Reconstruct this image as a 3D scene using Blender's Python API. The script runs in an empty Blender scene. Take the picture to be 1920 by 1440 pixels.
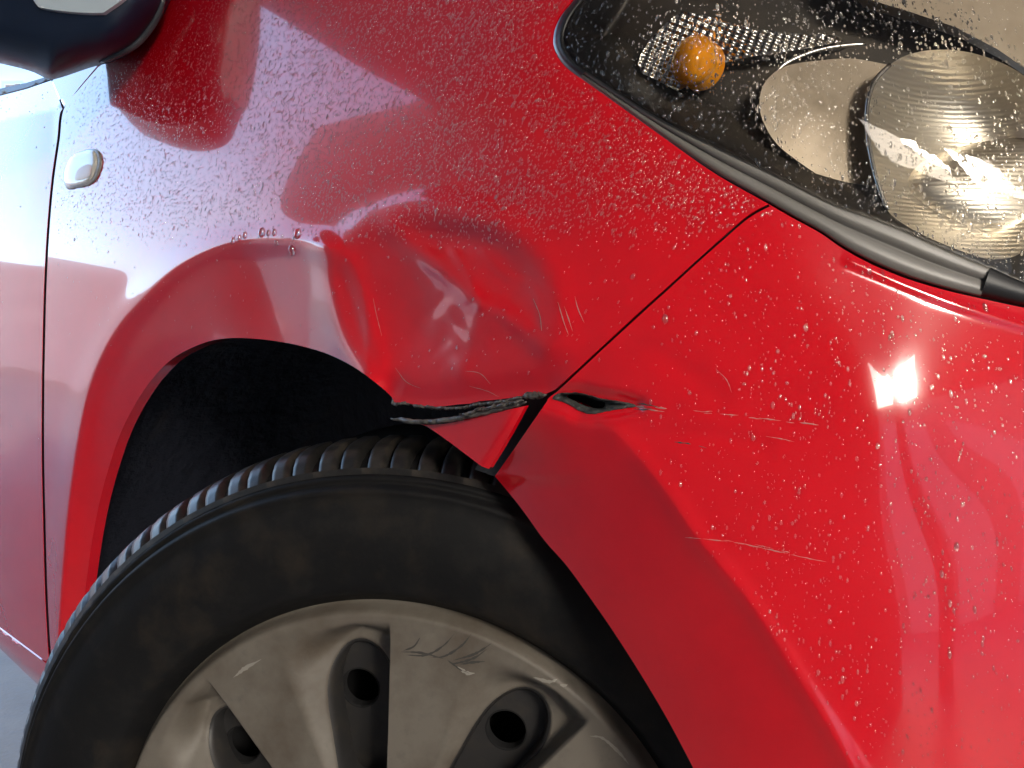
import bpy, math, random
import numpy as np
from mathutils import Vector
from mathutils.geometry import delaunay_2d_cdt

rng = np.random.default_rng(7)
random.seed(7)
scene = bpy.context.scene
COL = scene.collection

# ------------------------------------------------------------------ camera
F = 1442.0                      # focal length in pixels of the 1920 px wide photograph (26 mm phone lens)
CAM = np.array([0.3431, -0.3127, 0.6635])
YAW, PITCH = math.radians(38.0), math.radians(-3.98)
STEER = math.radians(27.43)     # the front wheel is turned
cam_d = bpy.data.cameras.new('camera')
cam_d.sensor_width = 36.0
cam_d.lens = F / 1920.0 * 36.0
cam_d.clip_start = 0.02
cam_d.clip_end = 500.0
cam = bpy.data.objects.new('camera', cam_d)
COL.objects.link(cam)
cam.location = CAM
cam.rotation_euler = (math.pi / 2 + PITCH, 0.0, YAW)
scene.camera = cam

# ------------------------------------------------------------------ light
SUN_EL, SUN_AZ = math.radians(21.0), math.radians(-24.0)     # azimuth of the sun seen from the car, from +x towards +y
world = bpy.data.worlds.new('World')
scene.world = world
world.use_nodes = True
wn = world.node_tree
bg = wn.nodes['Background']
sky = wn.nodes.new('ShaderNodeTexSky')
sky.sky_type = 'NISHITA'
sky.sun_disc = False
sky.sun_elevation = SUN_EL
sky.sun_rotation = math.pi / 2 - SUN_AZ
sky.air_density = 1.0
sky.dust_density = 1.2
sky.ozone_density = 1.0
wn.links.new(sky.outputs['Color'], bg.inputs['Color'])
bg.inputs['Strength'].default_value = 0.15
sun_d = bpy.data.lights.new('sun', 'SUN')
sun_d.energy = 0.5
sun_d.angle = math.radians(11.0)
sun_d.color = (1.0, 0.94, 0.84)
sun = bpy.data.objects.new('sun', sun_d)
COL.objects.link(sun)
sdir = Vector((math.cos(SUN_EL) * math.cos(SUN_AZ), math.cos(SUN_EL) * math.sin(SUN_AZ), math.sin(SUN_EL)))
sun.location = (0, 0, 6)
sun.rotation_euler = sdir.to_track_quat('Z', 'Y').to_euler()
scene.view_settings.view_transform = 'Standard'
scene.view_settings.look = 'None'
scene.view_settings.exposure = 2.55
scene.view_settings.gamma = 1.0

# ------------------------------------------------------------------ helpers: objects
def link(name, mesh, mat=None, parent=None):
    o = bpy.data.objects.new(name, mesh)
    COL.objects.link(o)
    if mat is not None:
        mesh.materials.append(mat)
    if parent is not None:
        o.parent = parent
    return o

def mesh_np(name, verts, faces, mat=None, parent=None, smooth=True):
    me = bpy.data.meshes.new(name)
    me.from_pydata([tuple(map(float, v)) for v in verts], [], [tuple(int(i) for i in f) for f in faces])
    me.update()
    if smooth:
        me.polygons.foreach_set('use_smooth', [True] * len(me.polygons))
    return link(name, me, mat, parent)

def mesh_tris(name, V, T, mat, parent):
    me = bpy.data.meshes.new(name)
    n, m = len(V), len(T)
    me.vertices.add(n)
    me.vertices.foreach_set('co', np.asarray(V, np.float32).ravel())
    me.loops.add(m * 3)
    me.loops.foreach_set('vertex_index', np.asarray(T, np.int32).ravel())
    me.polygons.add(m)
    me.polygons.foreach_set('loop_start', np.arange(m, dtype=np.int32) * 3)
    me.polygons.foreach_set('use_smooth', np.ones(m, bool))
    me.update(calc_edges=True)
    me.validate()
    return link(name, me, mat, parent)

def empty(name, loc=(0, 0, 0), rz=0.0, parent=None):
    o = bpy.data.objects.new(name, None)
    COL.objects.link(o)
    o.location = loc
    o.rotation_euler = (0, 0, rz)
    if parent is not None:
        o.parent = parent
    return o

# ------------------------------------------------------------------ helpers: materials
def mat(name, color, rough=0.5, metal=0.0, coat=0.0, coat_rough=0.03, spec=0.5, noise=None, bump=None, noise2=None, coat_ior=1.5):
    """noise=(scale, colour, lo, hi); bump=(scale, strength, distance)"""
    m = bpy.data.materials.new(name)
    m.use_nodes = True
    nt = m.node_tree
    p = nt.nodes['Principled BSDF']
    p.inputs['Base Color'].default_value = (*color, 1)
    p.inputs['Roughness'].default_value = rough
    p.inputs['Metallic'].default_value = metal
    p.inputs['Coat Weight'].default_value = coat
    p.inputs['Coat Roughness'].default_value = coat_rough
    p.inputs['Coat IOR'].default_value = coat_ior
    p.inputs['Specular IOR Level'].default_value = spec
    tc = nt.nodes.new('ShaderNodeTexCoord')
    last = None
    for k, nz in enumerate((noise, noise2)):
        if nz is None:
            continue
        sc, c2, lo, hi = nz
        n = nt.nodes.new('ShaderNodeTexNoise')
        n.inputs['Scale'].default_value = sc
        n.inputs['Detail'].default_value = 8.0
        n.inputs['Roughness'].default_value = 0.62
        nt.links.new(tc.outputs['Object'], n.inputs['Vector'])
        r = nt.nodes.new('ShaderNodeMapRange')
        r.inputs['From Min'].default_value = lo
        r.inputs['From Max'].default_value = hi
        nt.links.new(n.outputs['Fac'], r.inputs['Value'])
        mx = nt.nodes.new('ShaderNodeMix')
        mx.data_type = 'RGBA'
        nt.links.new(r.outputs['Result'], mx.inputs['Factor'])
        if last is None:
            mx.inputs[6].default_value = (*color, 1)
        else:
            nt.links.new(last, mx.inputs[6])
        mx.inputs[7].default_value = (*c2, 1)
        last = mx.outputs[2]
    if last is not None:
        nt.links.new(last, p.inputs['Base Color'])
    if bump is not None:
        n = nt.nodes.new('ShaderNodeTexNoise')
        n.inputs['Scale'].default_value = bump[0]
        n.inputs['Detail'].default_value = 4.0
        nt.links.new(tc.outputs['Object'], n.inputs['Vector'])
        b = nt.nodes.new('ShaderNodeBump')
        b.inputs['Strength'].default_value = bump[1]
        b.inputs['Distance'].default_value = bump[2]
        nt.links.new(n.outputs['Fac'], b.inputs['Height'])
        nt.links.new(b.outputs['Normal'], p.inputs['Normal'])
    return m

def clear_mat(name, ior=1.45, tint=(1, 1, 1), rough=0.0, bump=None):
    """thin clear sheet: lets light straight through and mirrors by Fresnel"""
    m = bpy.data.materials.new(name)
    m.use_nodes = True
    nt = m.node_tree
    for n in list(nt.nodes):
        nt.nodes.remove(n)
    out = nt.nodes.new('ShaderNodeOutputMaterial')
    fr = nt.nodes.new('ShaderNodeFresnel')
    fr.inputs['IOR'].default_value = ior
    tr = nt.nodes.new('ShaderNodeBsdfTransparent')
    tr.inputs['Color'].default_value = (*tint, 1)
    gl = nt.nodes.new('ShaderNodeBsdfGlossy')
    gl.inputs['Roughness'].default_value = rough
    mx = nt.nodes.new('ShaderNodeMixShader')
    nt.links.new(fr.outputs[0], mx.inputs[0])
    nt.links.new(tr.outputs[0], mx.inputs[1])
    nt.links.new(gl.outputs[0], mx.inputs[2])
    nt.links.new(mx.outputs[0], out.inputs['Surface'])
    if bump:
        tc = nt.nodes.new('ShaderNodeTexCoord')
        n = nt.nodes.new('ShaderNodeTexNoise')
        n.inputs['Scale'].default_value = bump[0]
        nt.links.new(tc.outputs['Object'], n.inputs['Vector'])
        b = nt.nodes.new('ShaderNodeBump')
        b.inputs['Strength'].default_value = bump[1]
        b.inputs['Distance'].default_value = bump[2]
        nt.links.new(n.outputs['Fac'], b.inputs['Height'])
        nt.links.new(b.outputs['Normal'], gl.inputs['Normal'])
        nt.links.new(b.outputs['Normal'], fr.inputs['Normal'])
    return m

RED = (0.72, 0.0025, 0.012)
M = {}
M['paint'] = mat('red_paint', RED, 0.14, 0.0, 1.0, 0.015, 0.5, noise=(30, (0.66, 0.0022, 0.011), 0.35, 0.7), bump=(22, 0.05, 0.002), coat_ior=1.54)
M['dent_paint'] = M['paint']
M['inner'] = mat('gap_shade_black', (0.012, 0.012, 0.014), 0.8)
M['liner'] = mat('liner_plastic', (0.007, 0.0085, 0.016), 0.6, noise=(14, (0.035, 0.027, 0.02), 0.56, 0.8), bump=(45, 0.8, 0.008))
M['rubber'] = mat('tyre_rubber', (0.0055, 0.0055, 0.006), 0.66, spec=0.22, noise=(14, (0.034, 0.026, 0.018), 0.52, 0.78), noise2=(60, (0.014, 0.013, 0.012), 0.5, 0.8), bump=(300, 0.25, 0.0006))
M['tread'] = mat('tread_rubber', (0.014, 0.0135, 0.013), 0.34, noise=(40, (0.06, 0.05, 0.04), 0.5, 0.75), bump=(350, 0.25, 0.0005))
M['cover'] = mat('cover_paint', (0.140, 0.124, 0.103), 0.58, 0.0, 0.0, 0.3, noise=(13, (0.066, 0.049, 0.034), 0.44, 0.70), noise2=(120, (0.10, 0.09, 0.076), 0.55, 0.8), bump=(500, 0.12, 0.0004))
M['steel'] = mat('rim_steel', (0.022, 0.021, 0.021), 0.5, noise=(60, (0.04, 0.034, 0.028), 0.5, 0.75))
M['hole'] = mat('rim_hole_shade', (0.004, 0.004, 0.005), 0.9)  # black stands for the shade inside the wheel holes
M['bare'] = mat('bare_metal', (0.16, 0.15, 0.135), 0.42, 0.4, noise=(260, (0.035, 0.032, 0.03), 0.45, 0.65), bump=(420, 0.35, 0.001))
M['bare_plastic'] = mat('torn_plastic', (0.045, 0.046, 0.045), 0.6, noise=(200, (0.10, 0.10, 0.095), 0.5, 0.72), bump=(300, 0.8, 0.002))
M['mirror'] = mat('mirror_plastic', (0.006, 0.016, 0.042), 0.36, bump=(500, 0.15, 0.0006))
M['mirror_cap_sheen'] = mat('mirror_cap_sky_pale', (0.60, 0.72, 0.80), 0.25, coat=0.5)  # pale blue carries the sky's reflection on the mirror top
M['mirror_lip'] = mat('mirror_lip', (0.06, 0.07, 0.08), 0.22)
M['glass_dark'] = mat('window_glass', (0.01, 0.014, 0.016), 0.02, coat=1.0, coat_rough=0.0, spec=0.8)
M['rub_trim'] = mat('window_trim', (0.12, 0.14, 0.17), 0.4)
M['trim'] = mat('headlight_edge', (0.17, 0.16, 0.145), 0.5, 0.0, 0.25, 0.3, noise=(25, (0.15, 0.14, 0.12), 0.4, 0.7))
M['gasket'] = mat('gasket_rubber', (0.012, 0.012, 0.013), 0.45)
M['housing'] = mat('headlight_housing', (0.030, 0.026, 0.022), 0.42, noise=(30, (0.055, 0.046, 0.036), 0.45, 0.7))
M['chrome'] = mat('reflector_chrome', (0.80, 0.75, 0.66), 0.42, 1.0)
M['wing'] = mat('reflector_wing', (0.40, 0.345, 0.28), 0.50, 0.5, noise=(40, (0.32, 0.27, 0.21), 0.4, 0.7))
M['facet'] = mat('indicator_chrome', (0.50, 0.50, 0.49), 0.22, 1.0)
M['amber'] = mat('amber_bulb', (1.0, 0.40, 0.004), 0.16, coat=0.5, noise=(18, (1.0, 0.30, 0.002), 0.42, 0.6))
M['white_scuff'] = mat('scratch_bare', (0.46, 0.17, 0.16), 0.6)
M['dark_scuff'] = mat('scuff_dark', (0.045, 0.042, 0.038), 0.6)
M['pale_scuff'] = mat('scuff_pale', (0.25, 0.235, 0.205), 0.5)
M['lens'] = clear_mat('headlight_lens', 1.5, (0.97, 0.95, 0.91), 0.01, bump=(70, 0.06, 0.002))
M['marker'] = mat('marker_lens', (0.70, 0.68, 0.62), 0.12, coat=0.8)
M['marker_base'] = mat('marker_base', (0.30, 0.27, 0.25), 0.3)
M['marker_bulb'] = mat('marker_bulb', (0.72, 0.40, 0.24), 0.3)

def water_mat():
    m = bpy.data.materials.new('water')
    m.use_nodes = True
    p = m.node_tree.nodes['Principled BSDF']
    p.inputs['Base Color'].default_value = (1, 1, 1, 1)
    p.inputs['Roughness'].default_value = 0.0
    p.inputs['IOR'].default_value = 1.38
    p.inputs['Coat Weight'].default_value = 1.0
    p.inputs['Coat IOR'].default_value = 1.8
    p.inputs['Coat Roughness'].default_value = 0.0
    p.inputs['Transmission Weight'].default_value = 1.0
    return m
M['water'] = water_mat()

# ------------------------------------------------------------------ helpers: sight lines on the body
FWD = np.array([-math.sin(YAW) * math.cos(PITCH), math.cos(YAW) * math.cos(PITCH), math.sin(PITCH)])
RGT = np.array([math.cos(YAW), math.sin(YAW), 0.0])
UPV = np.cross(RGT, FWD)

def rays(u, v):
    u = np.asarray(u, float); v = np.asarray(v, float)
    return FWD[None] + ((u - 960) / F)[:, None] * RGT[None] + ((720 - v) / F)[:, None] * UPV[None]

def ybase(x, z):
    xr = np.clip(x, -1.2, 0.4)
    plan = np.where(xr < 0.08, 0.02 * (xr - 0.08) ** 2, 1.9 * (xr - 0.08) ** 2) + np.where(x > 0.40, 1.216 * (x - 0.40), 0)
    h = np.clip(z, 0.0, 0.95) - 0.58
    lean = np.where(h > 0, 0.42 * h ** 2, 0.12 * h ** 2) + np.where(z > 0.95, 0.31 * (z - 0.95), 0)
    f = np.clip((x - 0.06) / 0.26, 0, 1)
    return plan + lean + 0.22 * f * f * (3 - 2 * f) * (np.clip(z, 0.3, 1.0) - 0.62)

def seg_dist(u, v, pl):
    pl = np.asarray(pl, float)
    best = np.full(u.shape, 1e9)
    for a, b in zip(pl[:-1], pl[1:]):
        d = b - a
        L = d @ d + 1e-9
        t = np.clip(((u - a[0]) * d[0] + (v - a[1]) * d[1]) / L, 0, 1)
        best = np.minimum(best, np.hypot(u - a[0] - t * d[0], v - a[1] - t * d[1]))
    return best

def inside(u, v, poly):
    poly = np.asarray(poly, float)
    r = np.zeros(u.shape, bool)
    for a, b in zip(poly, np.roll(poly, -1, 0)):
        c = (a[1] > v) != (b[1] > v)
        with np.errstate(divide='ignore', invalid='ignore'):
            xx = (b[0] - a[0]) * (v - a[1]) / (b[1] - a[1]) + a[0]
        r ^= c & (u < xx)
    return r

def spline(pts, step=8.0, closed=False):
    """Catmull-Rom curve through the points, resampled about every `step`"""
    p = np.asarray(pts, float)
    if closed:
        p = np.vstack([p[-1:], p, p[:2]])
    else:
        p = np.vstack([2 * p[0] - p[1], p, 2 * p[-1] - p[-2]])
    out = []
    for i in range(1, len(p) - 2):
        p0, p1, p2, p3 = p[i - 1], p[i], p[i + 1], p[i + 2]
        n = max(1, int(np.hypot(*(p2 - p1)[:2]) / step))
        for k in range(n):
            t = k / n
            out.append(0.5 * ((2 * p1) + (-p0 + p2) * t + (2 * p0 - 5 * p1 + 4 * p2 - p3) * t * t + (-p0 + 3 * p1 - 3 * p2 + p3) * t ** 3))
    if not closed:
        out.append(p[-2])
    return np.array(out)

def line(pts, step=8.0):
    p = np.asarray(pts, float)
    out = []
    for a, b in zip(p[:-1], p[1:]):
        n = max(1, int(np.hypot(*(b - a)) / step))
        out += [a + (b - a) * k / n for k in range(n)]
    out.append(p[-1])
    return np.array(out)

def cat(*cs):
    out = []
    for c in cs:
        for q in c:
            if not out or np.hypot(*(np.asarray(q) - out[-1])) > 0.8:
                out.append(np.asarray(q, float))
    if np.hypot(*(out[0] - out[-1])) < 0.8:
        out.pop()
    return np.array(out)

def gauss(u, v, cx, cy, sx, sy, ang=0.0):
    c, s = math.cos(ang), math.sin(ang)
    a = ((u - cx) * c + (v - cy) * s) / sx
    b = (-(u - cx) * s + (v - cy) * c) / sy
    return np.exp(-0.5 * (a * a + b * b))

def ridge(u, v, pl, w):
    return np.exp(-(seg_dist(u, v, spline(pl, 14)) / w) ** 2)

# ------------------------------------------------------------------ traced edges (pixels of the photograph)
SEAM_DOOR = [(184, 126), (150, 165), (120, 204), (112, 262), (101, 340), (93, 430), (88, 520), (85, 620), (83, 750), (83, 860), (85, 960), (88, 1080), (92, 1170), (98, 1262)]
ARCH_F = [(735, 745), (716, 727), (668, 691), (620, 666), (570, 650), (520, 640), (475, 635), (430, 634), (385, 642), (330, 668), (290, 705), (255, 755), (225, 815), (203, 880), (187, 940), (175, 1000), (166, 1060), (160, 1110), (152, 1200), (146, 1300)]
ARCH_B = [(928, 893), (975, 950), (1020, 1012), (1062, 1060), (1100, 1112), (1150, 1184), (1200, 1262), (1250, 1346), (1300, 1440), (1340, 1520)]
CREASE_F = [(100, 1320), (108, 1230), (118, 1080), (128, 960), (144, 840), (163, 740), (190, 665), (225, 605), (270, 555), (325, 505), (380, 473), (432, 456), (480, 449), (530, 448), (580, 453), (622, 464), (662, 492)]
CREASE_B = [(1116, 778), (1160, 815), (1210, 872), (1258, 935), (1300, 998), (1350, 1060), (1400, 1122), (1450, 1196), (1500, 1276), (1555, 1366), (1620, 1480)]
RED_EDGE = [(1292, -420), (1196, -240), (1110, -70), (1078, -8), (1050, 28), (1037, 58), (1037, 90), (1060, 125), (1105, 158), (1150, 190), (1250, 262), (1340, 325), (1440, 382)]
RED_EDGE_B = [(1440, 382), (1485, 408), (1536, 436), (1580, 466), (1629, 493), (1680, 515), (1723, 530), (1780, 546), (1836, 559), (1920, 577), (2000, 592), (2160, 620), (2330, 648)]
GLASS_EDGE = [(1316, -420), (1220, -240), (1132, -70), (1098, -8), (1072, 28), (1058, 62), (1060, 90), (1085, 122), (1160, 174), (1240, 224), (1340, 274), (1440, 322), (1500, 352), (1565, 384), (1630, 407), (1690, 430), (1745, 455), (1800, 479), (1865, 506), (1920, 530), (2000, 553), (2160, 590), (2330, 622)]
SEAM_B = [(1440, 382), (1400, 405), (1352, 446), (1300, 492), (1250, 538), (1200, 583), (1150, 629), (1100, 675), (1066, 707), (1040, 731)]
TEAR_TOP = [(735, 745), (741, 757), (760, 756), (790, 760), (815, 763), (838, 761), (862, 758), (880, 757), (900, 752), (925, 750), (950, 747), (985, 742), (1005, 740), (1022, 739), (1040, 731)]
TEAR_LOW = [(778, 794), (800, 797), (830, 795), (860, 790), (900, 780), (940, 771), (985, 761)]
BUMP_TEAR = [(1030, 747), (1045, 738), (1070, 736), (1090, 737), (1115, 744), (1140, 749), (1165, 753), (1192, 761), (1168, 766), (1150, 769), (1130, 773), (1112, 776), (1088, 771), (1070, 760), (1050, 752)]
DARK_TEAR = [(1062, 743), (1076, 740), (1098, 743), (1118, 750), (1134, 755), (1130, 765), (1114, 765), (1094, 760), (1078, 752)]
SHOULDER = [(-225, 292), (-60, 245), (0, 229), (60, 216), (119, 203)]

flange_f_poly = np.vstack([spline(CREASE_F, 14), spline(ARCH_F, 14)])
flange_b_poly = np.vstack([spline(CREASE_B, 14), spline(ARCH_B + [(1360, 1560)], 14)[::-1], [(1024, 757)]])
_cf, _af = spline(CREASE_F, 14), spline(ARCH_F, 14)
_cb, _ab = spline(CREASE_B, 14), np.vstack([[(1028, 748)], spline(ARCH_B, 14)])

def polar_rho(outline, cx, cy):
    """0 in the middle, 1 on the (star-shaped) outline"""
    o = np.asarray(outline, float)
    a = np.arctan2(o[:, 1] - cy, o[:, 0] - cx); r_ = np.hypot(o[:, 0] - cx, o[:, 1] - cy)
    k = np.argsort(a); a, r_ = a[k], r_[k]
    a = np.concatenate([a - 2 * math.pi, a, a + 2 * math.pi]); r_ = np.tile(r_, 3)
    def f(u, v):
        return np.hypot(u - cx, v - cy) / np.interp(np.arctan2(v - cy, u - cx), a, r_)
    return f

def low_noise(u, v, s):
    return (np.sin(u / s + 1.3 * np.sin(v / (1.7 * s) + 0.6)) * np.sin(v / (1.25 * s) + 0.8 * np.sin(u / (1.4 * s))))

def disp_fender(u, v):
    d = np.zeros(u.shape)
    a = seg_dist(u, v, _cf); b = seg_dist(u, v, _af)
    m = inside(u, v, flange_f_poly) | (b < 4)
    s = a / (a + b + 1e-6)
    fade = np.clip((690 - u) / 110, 0, 1)
    d += np.where(m, 0.014 * s * fade, 0)
    d += -0.0022 * np.exp(-(a / 26) ** 2) * fade                       # the flare swells up to its edge
    # the dent
    d += 0.010 * gauss(u, v, 780, 610, 70, 98, -0.25)
    d += 0.0048 * gauss(u, v, 955, 515, 58, 48, 0.5)
    d += 0.0036 * gauss(u, v, 950, 670, 58, 54, 0.2)
    d += 0.004 * gauss(u, v, 505, 560, 38, 70, -0.4)
    d += 0.003 * gauss(u, v, 860, 450, 60, 22, 0.1)
    d += -0.0044 * ridge(u, v, [(604, 470), (622, 560), (646, 640), (694, 720)], 27)
    d += -0.0012 * ridge(u, v, [(660, 500), (688, 590), (716, 690)], 16)
    d += -0.0016 * ridge(u, v, [(735, 430), (820, 500), (890, 560), (950, 592), (1025, 655)], 20)
    d += -0.0004 * ridge(u, v, [(902, 578), (886, 640), (862, 700)], 12)
    d += -0.0026 * ridge(u, v, [(640, 470), (700, 418), (800, 392), (900, 408), (990, 462), (1042, 545), (1046, 630)], 34)
    d += -0.0004 * ridge(u, v, [(850, 470), (880, 520), (900, 572)], 8)
    d += -0.0004 * ridge(u, v, [(905, 470), (945, 515), (1000, 540), (1020, 610)], 7)
    w = gauss(u, v, 900, 610, 110, 110)
    d += w * (0.00034 * low_noise(u, v, 19) + 0.00016 * low_noise(u + 50, v, 9))
    d += 0.006 * np.exp(-np.clip(seg_dist(u, v, TEAR_TOP[:-1]) / 40, 0, 9) ** 2)
    d += 0.00035 * low_noise(u, v, 90)
    return d

def disp_bumper(u, v):
    d = np.zeros(u.shape)
    a = seg_dist(u, v, _cb); b = seg_dist(u, v, _ab)
    m = inside(u, v, flange_b_poly) | (b < 4)
    fd_ = np.clip((v - 752) / 170, 0, 1)
    d += np.where(m, 0.024 * a / (a + b + 1e-6), 0) * fd_ * fd_ * (3 - 2 * fd_)
    d += -0.0015 * np.exp(-(a / 22) ** 2)
    d += 0.0012 * ridge(u, v, [(1095, 700), (1200, 655), (1280, 690), (1345, 742)], 26)
    d += 0.0010 * ridge(u, v, [(1180, 830), (1280, 815), (1430, 832)], 20)
    d += -0.0015 * ridge(u, v, [(1594, 489), (1700, 535), (1800, 573), (1930, 614)], 9)
    d += 0.005 * np.exp(-(seg_dist(u, v, BUMP_TEAR + BUMP_TEAR[:1]) / 16) ** 2)
    d += -0.005 * gauss(u, v, 1660, 760, 110, 110, 0.4)
    d += 0.0004 * low_noise(u, v, 110)
    return d + 0.002

def disp_door(u, v):
    sh = np.interp(u, [p[0] for p in SHOULDER], [p[1] for p in SHOULDER])
    up = np.clip(sh - v, 0, 200)
    d = 0.0004 * np.minimum(up, 90) - 0.00006 * np.clip(100 - u, 0, 200)
    d += 0.0008 * np.exp(-((v - 560) / 45) ** 2) + 0.00022 * np.sin(v / 9.0) * np.exp(-((v - 590) / 60) ** 2)
    d += 0.003 * gauss(u, v, 20, 800, 60, 130, -0.5)
    d += 0.00012 * low_noise(u, v, 40)
    return d

def zero(u, v):
    return np.zeros(np.shape(u))

def S(u, v, disp=zero, extra=0.0):
    """the point where the line of sight through (u, v) meets the body skin moved inwards by disp + extra"""
    u = np.asarray(u, float).ravel(); v = np.asarray(v, float).ravel()
    d = rays(u, v)
    e = disp(u, v) + extra
    t = (0.03 + e - CAM[1]) / d[:, 1]
    for _ in range(60):
        p = CAM + t[:, None] * d
        t = 0.45 * t + 0.55 * (ybase(p[:, 0], p[:, 2]) + e - CAM[1]) / d[:, 1]
    return CAM + t[:, None] * d

def NRM(u, v, disp=zero, extra=0.0):
    e = 2.0
    a = S(u + e, v, disp, extra) - S(u - e, v, disp, extra)
    b = S(u, v + e, disp, extra) - S(u, v - e, disp, extra)
    n = np.cross(a, b)
    n /= np.linalg.norm(n, axis=1)[:, None] + 1e-12
    p = S(u, v, disp, extra)
    f = ((CAM - p) * n).sum(1) < 0
    n[f] *= -1
    return n

def sheet(name, outline, place, step=8.0, creases=(), holes=(), m=None, parent=None, rim=(), rimdir=(0, 1, 0), rimscale=None):
    """a sheet filling `outline` (pixels), every vertex set on the body by place(u, v); rim = list of inward edge folds in metres"""
    outline = np.asarray(outline, float)
    loops = [outline] + [np.asarray(h, float) for h in holes]
    pts, edges = [], []
    for lp in loops:
        k = len(pts)
        pts += [tuple(q) for q in lp]
        edges += [(k + i, k + (i + 1) % len(lp)) for i in range(len(lp))]
    nb = len(pts)
    for c in creases:
        c = np.asarray(c, float)
        k = len(pts)
        pts += [tuple(q) for q in c]
        edges += [(k + i, k + i + 1) for i in range(len(c) - 1)]
    lo, hi = outline.min(0), outline.max(0)
    gx, gy = np.meshgrid(np.arange(lo[0], hi[0], step), np.arange(lo[1], hi[1], step * 0.866))
    gx = gx + (np.arange(gx.shape[0]) % 2)[:, None] * step * 0.5
    gx, gy = gx.ravel(), gy.ravel()
    ok = inside(gx, gy, outline)
    gx, gy = gx[ok], gy[ok]
    for h in holes:
        ok = ~inside(gx, gy, h)
        gx, gy = gx[ok], gy[ok]
    dm = np.full(gx.shape, 1e9)
    for lp in loops:
        dm = np.minimum(dm, seg_dist(gx, gy, np.vstack([lp, lp[:1]])))
    for c in creases:
        dm = np.minimum(dm, seg_dist(gx, gy, c))
    ok = dm > step * 0.45
    pts += list(zip(gx[ok], gy[ok]))
    res = delaunay_2d_cdt([Vector(q) for q in pts], edges, [], 0, 1e-4)
    vc = np.array([(q[0], q[1]) for q in res[0]])
    fc = [list(f) for f in res[2]]
    cen = np.array([vc[f].mean(0) for f in fc])
    ok = inside(cen[:, 0], cen[:, 1], outline)
    for h in holes:
        ok &= ~inside(cen[:, 0], cen[:, 1], h)
    fc = [f for f, o in zip(fc, ok) if o]
    P = place(vc[:, 0], vc[:, 1])
    V = [tuple(p) for p in P]
    for k, f in enumerate(fc):                      # every face looks out of the car
        n_ = np.cross(P[f[1]] - P[f[0]], P[f[2]] - P[f[0]])
        if n_ @ (CAM - P[f[0]]) < 0:
            fc[k] = f[::-1]
    if rim:
        ed = {}
        for f in fc:
            for a, b in zip(f, f[1:] + f[:1]):
                ed[(a, b)] = 1
        be = [(a, b) for (a, b) in ed if (b, a) not in ed]
        rd = np.asarray(rimdir, float)
        cur = {}
        for a, b in be:
            for q in (a, b):
                if q not in cur:
                    cur[q] = len(V)
                    V.append(tuple(P[q]))
        sc = rimscale(vc[:, 0], vc[:, 1]) if rimscale is not None else np.ones(len(vc))
        for w in rim:
            tot = w
            nxt = {}
            for a in cur:
                nxt[a] = len(V)
                V.append(tuple(P[a] + rd * tot * sc[a]))
            for a, b in be:
                fc.append([cur[b], cur[a], nxt[a], nxt[b]])
            cur = nxt
    return mesh_np(name, V, fc, m, parent)

def support(c, w):
    t = np.gradient(c, axis=0); t /= np.hypot(*t.T)[:, None] + 1e-9
    n = np.stack([-t[:, 1], t[:, 0]], 1)
    return [c, c + n * w, c - n * w]

def ribbon3(name, P, w, m, parent, n=None, lift=0.0006, taper=True, jitter=0.0):
    """a thin low ridge of three strips along 3D points P (for scratches)"""
    P = np.asarray(P); V = []; Fc = []
    for i, p in enumerate(P):
        a = P[min(i + 1, len(P) - 1)] - P[max(i - 1, 0)]
        nn = n[i] if n is not None else (CAM - p) / np.linalg.norm(CAM - p)
        s = np.cross(a, nn); s /= np.linalg.norm(s) + 1e-12
        k = w * (math.sin(math.pi * (i + 0.4) / (len(P) - 0.2)) if taper else 1.0) * (1 + jitter * random.uniform(-1, 1))
        V += [tuple(p + s * k * 0.5 + nn * 0.0001), tuple(p + nn * lift), tuple(p - s * k * 0.5 + nn * 0.0001)]
    for i in range(len(P) - 1):
        for j in range(2):
            Fc.append((3 * i + j, 3 * i + j + 1, 3 * i + 4 + j, 3 * i + 3 + j))
    return mesh_np(name, V, Fc, m, parent)

def tube(name, P, R, m, parent, seg=8, squash=None):
    P = np.asarray(P, float); V = []; Fc = []
    R = np.broadcast_to(np.asarray(R, float), (len(P),))
    for i, p in enumerate(P):
        a = P[min(i + 1, len(P) - 1)] - P[max(i - 1, 0)]
        a /= np.linalg.norm(a) + 1e-12
        q = np.cross(a, (0.13, -0.97, 0.2)); q /= np.linalg.norm(q) + 1e-12
        r = np.cross(a, q)
        for k in range(seg):
            th = 2 * math.pi * k / seg
            V.append(tuple(p + R[i] * (math.cos(th) * q + math.sin(th) * r)))
    for i in range(len(P) - 1):
        for k in range(seg):
            Fc.append((i * seg + k, i * seg + (k + 1) % seg, (i + 1) * seg + (k + 1) % seg, (i + 1) * seg + k))
    Fc.append(tuple(range(seg))[::-1]); Fc.append(tuple((len(P) - 1) * seg + k for k in range(seg)))
    return mesh_np(name, V, Fc, m, parent)

def box(name, x0, x1, y0, y1, z0, z1, m, parent=None):
    V = [(x, y, z) for x in (x0, x1) for y in (y0, y1) for z in (z0, z1)]
    Fc = [(0, 1, 3, 2), (4, 6, 7, 5), (0, 4, 5, 1), (2, 3, 7, 6), (0, 2, 6, 4), (1, 5, 7, 3)]
    return mesh_np(name, V, Fc, m, parent, smooth=False)

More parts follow.
